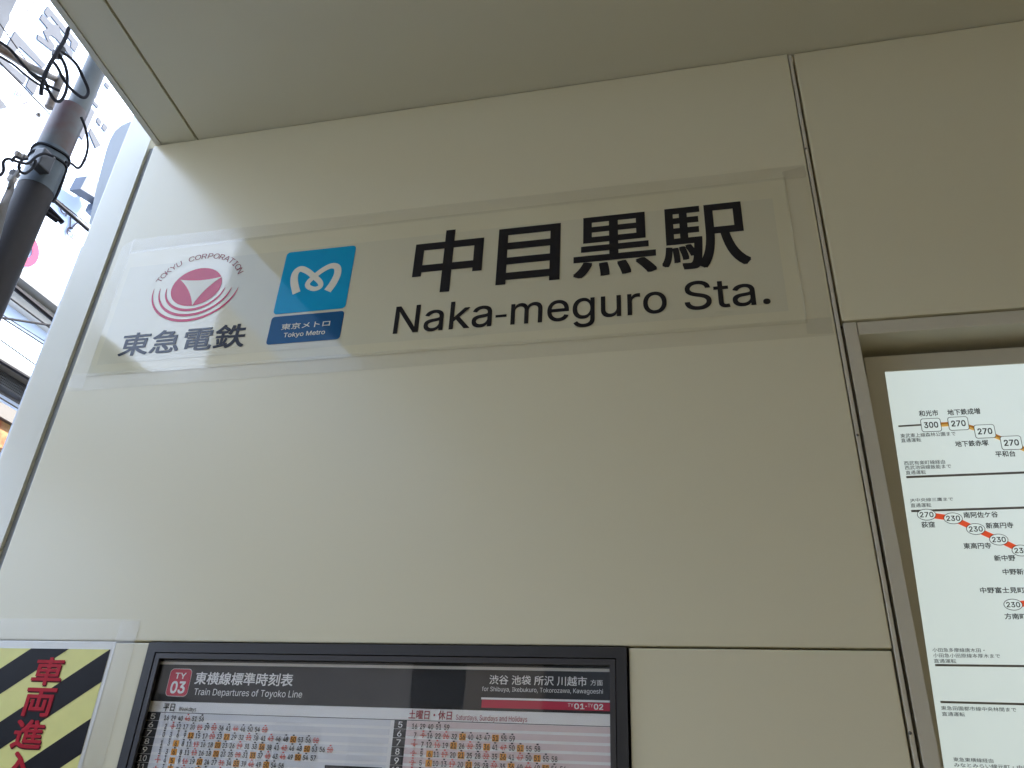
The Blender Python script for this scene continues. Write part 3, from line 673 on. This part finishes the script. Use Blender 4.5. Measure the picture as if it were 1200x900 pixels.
# blue sign box, projecting
blue = thing('blue_sign', 'small blue box sign projecting from the white building beside the end column', 'sign', onX(97, 225, -5.85))
b = MB(); b.prism([onX(x, y, -5.90) for x, y in ((88.5, 208), (107.5, 221), (112, 217), (116, 232), (110, 241), (80.5, 223))], (0.14, 0, 0)); b.build('panel', mat('sign_blue', (0.085, 0.10, 0.13), 0.7), blue)
b = MB(); b.prism([onX(x, y, -5.90) for x, y in ((103, 239), (110, 241), (107.5, 256), (99.5, 247))], (0.14, 0, 0)); b.build('bracket', mat('sign_blue_dark', (0.10, 0.13, 0.19), 0.7), blue)

# pale tower with a rounded corner beyond the alley
tw = MB(); TYY = 3.0
def ty(x, y): return P(x, y, TYY)
prof = [ty(104, 262), ty(108.5, 241), (ty(115, 211)), ty(124.6, 175), ty(128.5, 164), ty(134, 154), ty(141, 147.5), ty(150, 143), ty(160, 140.5), ty(185, 136), ty(215, 200), ty(190, 300)]
tw.prism(prof, (0, 2.0, 0)); tow = tw.build('office_tower', mat('tower_blue_grey', (0.30, 0.32, 0.33), 0.5, spec=0.3, var=0.12, vscale=0.8))
lo = ty(104, 262); tw2 = MB(); tw2.box(ty(104, 262).x, ty(190, 300).x, TYY + 0.01, TYY + 1.99, 0, ty(150, 281).z); tw2.build('lower_storeys', mat('tower_grey', (0.5, 0.53, 0.56), 0.6), tow)
tag(tow, 'pale blue-grey building with a rounded top corner, just left of the end column', 'building')

# ------------------------------------------------------------------ utility pole
PX_, PYc = -3.2, None
pc = onX(52.0, 200, -3.2); PC = Vector((pc.x, pc.y, 0)); RP = 0.085
pole = thing('utility_pole', 'weathered grey utility pole hung with cable coils at the left of the wall', 'utility pole', PC)
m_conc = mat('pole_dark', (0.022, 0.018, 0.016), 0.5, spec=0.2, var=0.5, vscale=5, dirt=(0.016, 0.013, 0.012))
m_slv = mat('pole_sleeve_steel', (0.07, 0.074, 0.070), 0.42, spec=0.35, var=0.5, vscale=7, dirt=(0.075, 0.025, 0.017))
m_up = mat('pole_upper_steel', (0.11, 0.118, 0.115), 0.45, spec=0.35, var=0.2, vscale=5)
m_cable = mat('cable_black', (0.012, 0.012, 0.015), 0.7, spec=0.12)
m_galv = mat('galvanised', (0.30, 0.29, 0.27), 0.4, metal=0.5, var=0.4, vscale=15, dirt=(0.14, 0.09, 0.06))
def zp(x, y): return onX(x, y, PC.x).z
zb1 = zp(40, 222); zb2 = zp(62, 180); zt2 = zp(75, 119)
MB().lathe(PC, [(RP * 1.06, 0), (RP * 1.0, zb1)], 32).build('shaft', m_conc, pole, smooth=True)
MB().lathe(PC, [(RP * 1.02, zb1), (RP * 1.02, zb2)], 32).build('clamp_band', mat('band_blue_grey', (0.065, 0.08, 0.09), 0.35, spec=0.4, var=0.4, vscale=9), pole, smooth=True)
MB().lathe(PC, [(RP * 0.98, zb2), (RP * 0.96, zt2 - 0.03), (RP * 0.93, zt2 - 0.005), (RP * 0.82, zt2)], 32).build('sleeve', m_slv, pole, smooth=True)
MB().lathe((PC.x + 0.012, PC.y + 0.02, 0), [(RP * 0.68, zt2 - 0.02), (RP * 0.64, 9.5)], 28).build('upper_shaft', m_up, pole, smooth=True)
def pp(x, y, dx=0.0):                          # photo point -> world, on the pole's plane X = PC.x + dx
    return onX(x, y, PC.x + dx)
MB().tube([pp(-14, 46, 0.12), pp(0, 56, 0.12), pp(30, 76, 0.11), pp(66, 93, 0.08)], 0.028, 14, 0.017).build('bracket_arm', m_galv, pole, smooth=True)
MB().tube([pp(57, 126, 0.09), pp(72, 90, 0.09)], 0.021, 12).build('standoff_pipe', m_galv, pole, smooth=True)
def coil(pts, r, name='cable', m=m_cable, dx=0.16, k=6):
    b = MB(); b.tube(smooth_path([pp(x, y, dx) for x, y in pts], k), r, 8); return b.build(name, m, pole, smooth=True)
coil([(81, 32), (76, 46), (70, 56), (64, 66), (57, 78), (52, 90), (49, 102), (48, 111)], 0.0101)
coil([(70, 60), (80, 66), (90, 76), (97, 90), (103, 104), (102, 112), (96, 114), (84, 105), (74, 92), (68, 80), (62, 72)], 0.0084)
coil([(68, 62), (76, 76), (79, 92), (77, 108), (71, 118), (64, 117), (57, 106), (52, 94), (44, 90), (34, 84)], 0.0084)
coil([(0, 49), (12, 58), (24, 72), (38, 88), (50, 97), (60, 102), (69, 106)], 0.0074)
coil([(0, 66), (16, 76), (30, 88), (44, 98), (56, 106)], 0.0061)
coil([(95, 137), (100, 150), (103, 168), (101, 182), (96, 193), (91, 197), (84, 192), (77, 190)], 0.0068)
coil([(0, 206), (4, 200), (4, 190), (9, 186), (16, 188), (26, 191), (34, 191), (42, 184), (52, 180), (62, 183)], 0.0070)
coil([(14, 189), (18, 184), (26, 187), (32, 186)], 0.0068)
coil([(42, 188), (38, 197), (30, 203), (24, 201), (22, 195), (26, 187)], 0.0068)
b = MB()
for k in range(7):
    a0 = -0.4 + k * 0.12
    b.tube(smooth_path([pp(24 - k * 0.8, 196 + k, 0.12 + 0.012 * k), pp(17 - k * 0.8, 206 + k, 0.13 + 0.012 * k), pp(15 - k, 222, 0.13), pp(9 - k * 1.2, 238, 0.12 + 0.01 * k), pp(3 - k * 1.6, 262, 0.12), pp(-4 - k * 2, 290, 0.12)], 4), 0.0058, 7)
b.build('cable_bundle', mat('cable_grey', (0.10, 0.095, 0.09), 0.5, var=0.3, vscale=20), pole, smooth=True)
for q, r_ in (((71, 58), 0.02), ((67, 64), 0.022), ((21, 180.5), 0.014), ((28, 184), 0.014), ((17, 204), 0.02), ((14, 210), 0.018), ((45, 134.5), 0.010)):
    p = pp(*q, 0.14); bm = bmesh.new(); bmesh.ops.create_cube(bm, size=2 * r_); bmesh.ops.bevel(bm, geom=bm.edges[:], offset=r_ * 0.4, segments=2, affect='EDGES')
    bmesh.ops.rotate(bm, cent=(0, 0, 0), matrix=Matrix.Rotation(random.uniform(0.2, 0.9), 3, Vector((0.4, 0.7, 0.3)).normalized()), verts=bm.verts)
    s = MB(); s.add([p + v.co * (1.0 if abs(v.co.z) < 9 else 1) for v in bm.verts], [[v.index for v in ff.verts] for ff in bm.faces]); bm.free(); s.build('fitting', m_galv if r_ < 0.02 else mat('fitting_dark', (0.07, 0.07, 0.075), 0.5), pole)
b = MB()                                       # black straps round the clamp band
for zz in (zp(60, 184), zp(56, 192)):
    ring = []
    for j in range(33):
        a = 2 * math.pi * j / 32; ring.append(PC + Vector((RP * 1.05 * math.cos(a), RP * 1.05 * math.sin(a), zz + 0.006 * math.sin(3 * a))))
    b.tube(ring, 0.008, 6)
b.build('strap', m_cable, pole, smooth=True)
b = MB(); b.tube(smooth_path([pp(77, 191, 0.06), pp(74, 205, 0.05), pp(68, 222, 0.04), pp(61, 236, 0.03)], 4), 0.014, 8); b.build('side_rail', m_cable, pole, smooth=True)
b = MB(); p = pp(56, 243, 0.02); b.tube([p, p + Vector((0.03, 0.05, -0.03)), p + Vector((0.05, 0.07, -0.05))], 0.014, 8); p = pp(52, 248, 0.02); b.tube([p, p + Vector((0.04, 0.06, -0.02))], 0.014, 8); b.build('step_bolt', m_cable, pole, smooth=True)
p = pp(52, 190, 0.10); b = MB(); b.box(p.x - 0.03, p.x + 0.03, p.y - 0.05, p.y + 0.03, p.z - 0.06, p.z + 0.05, 0.008); b.build('cable_box', mat('box_black', (0.018, 0.018, 0.02), 0.4), pole)

# ------------------------------------------------------------------ wires along the facade
def wire(q0, q1, X, r, label, sag=0.05):
    a = onX(*q0, X); c = onX(*q1, X); d = c - a; a = a - d * 0.6; c = c + d * 0.6
    pts = [a.lerp(c, t / 16) + Vector((0, 0, -sag * 4 * (t / 16) * (1 - t / 16))) for t in range(17)]
    o = MB().tube(pts, r, 6).build('overhead_wire', m_cable, smooth=True); tag(o, label, 'wire', 'overhead wires across the alley'); return o
wire((22, 341), (61, 373), -5.55, 0.026, 'thickest black cable, running under the grey eave of the white building', 0)
wire((10, 348), (57, 383), -5.5, 0.008, 'thin black cable just below the thickest cable', 0)
wire((0, 372), (58, 381), -5.2, 0.010, 'flattest grey wire, crossing the other wires below the eave', 0)
wire((0, 367), (51, 399), -5.3, 0.004, 'thinnest wire between the two eaves, uppermost of a close pair', 0)
wire((7, 375.5), (50, 403), -5.3, 0.006, 'wire between the two eaves, lower of a close pair', 0)
wire((0, 398), (31, 420), -5.3, 0.006, 'single wire crossing the blank white wall between the eaves', 0)
wire((0, 423), (33, 443), -5.4, 0.018, 'thick dark cable just above the lower eave', 0)
wire((0, 466), (20, 478), -5.3, 0.006, 'wire just below the dark louvre', 0)
wire((65, 236), (103, 269), -5.6, 0.020, 'thick brown cable beside the blue sign, ending at the end column', 0)
wire((68, 235), (104, 264), -5.6, 0.006, 'thin wire lying just above the cable beside the blue sign', 0)
wire((0, 28), (22, 59), -5.0, 0.005, 'hair-thin wire across the big letters, above the bracket arm', 0)
wire((0, 73), (44, 119), -5.0, 0.006, 'hair-thin wire across the big letters, below the bracket arm', 0)

# ------------------------------------------------------------------ across the street behind the camera (seen only in reflections)
opp = thing('street_building', 'brown tiled building across the street from the station wall', 'building', (4, -17, 0))
MB().box(-9, 22, -22, -15, 0, 9).build('wall', mat('brown_tile', (0.20, 0.185, 0.165), 0.6, var=0.2, vscale=2), opp)
for k in range(7):
    for l in range(3):
        x0 = -7.5 + k * 4.1; z0 = 0.6 + l * 2.9
        MB().box(x0, x0 + 2.2, -15.0, -14.95, z0, z0 + 1.6).build('window', win, opp)

corner = thing('dark_reflection_block', 'unseen dark grey block beside the white building, added to darken the glass reflection', 'building', (BX - 4, -10, 0))  # added out of view so the timetable glass reflects something dark
MB().box(BX - 9, BX - 0.6, -21, -4.8, 0, 8).build('wall', mat('grey_tile', (0.15, 0.155, 0.165), 0.6, var=0.2, vscale=2), corner)
for k in range(5):
    MB().box(BX - 0.6, BX - 0.55, -19.5 + k * 3.0, -17.8 + k * 3.0, 1.0, 2.6).build('window', win, corner)
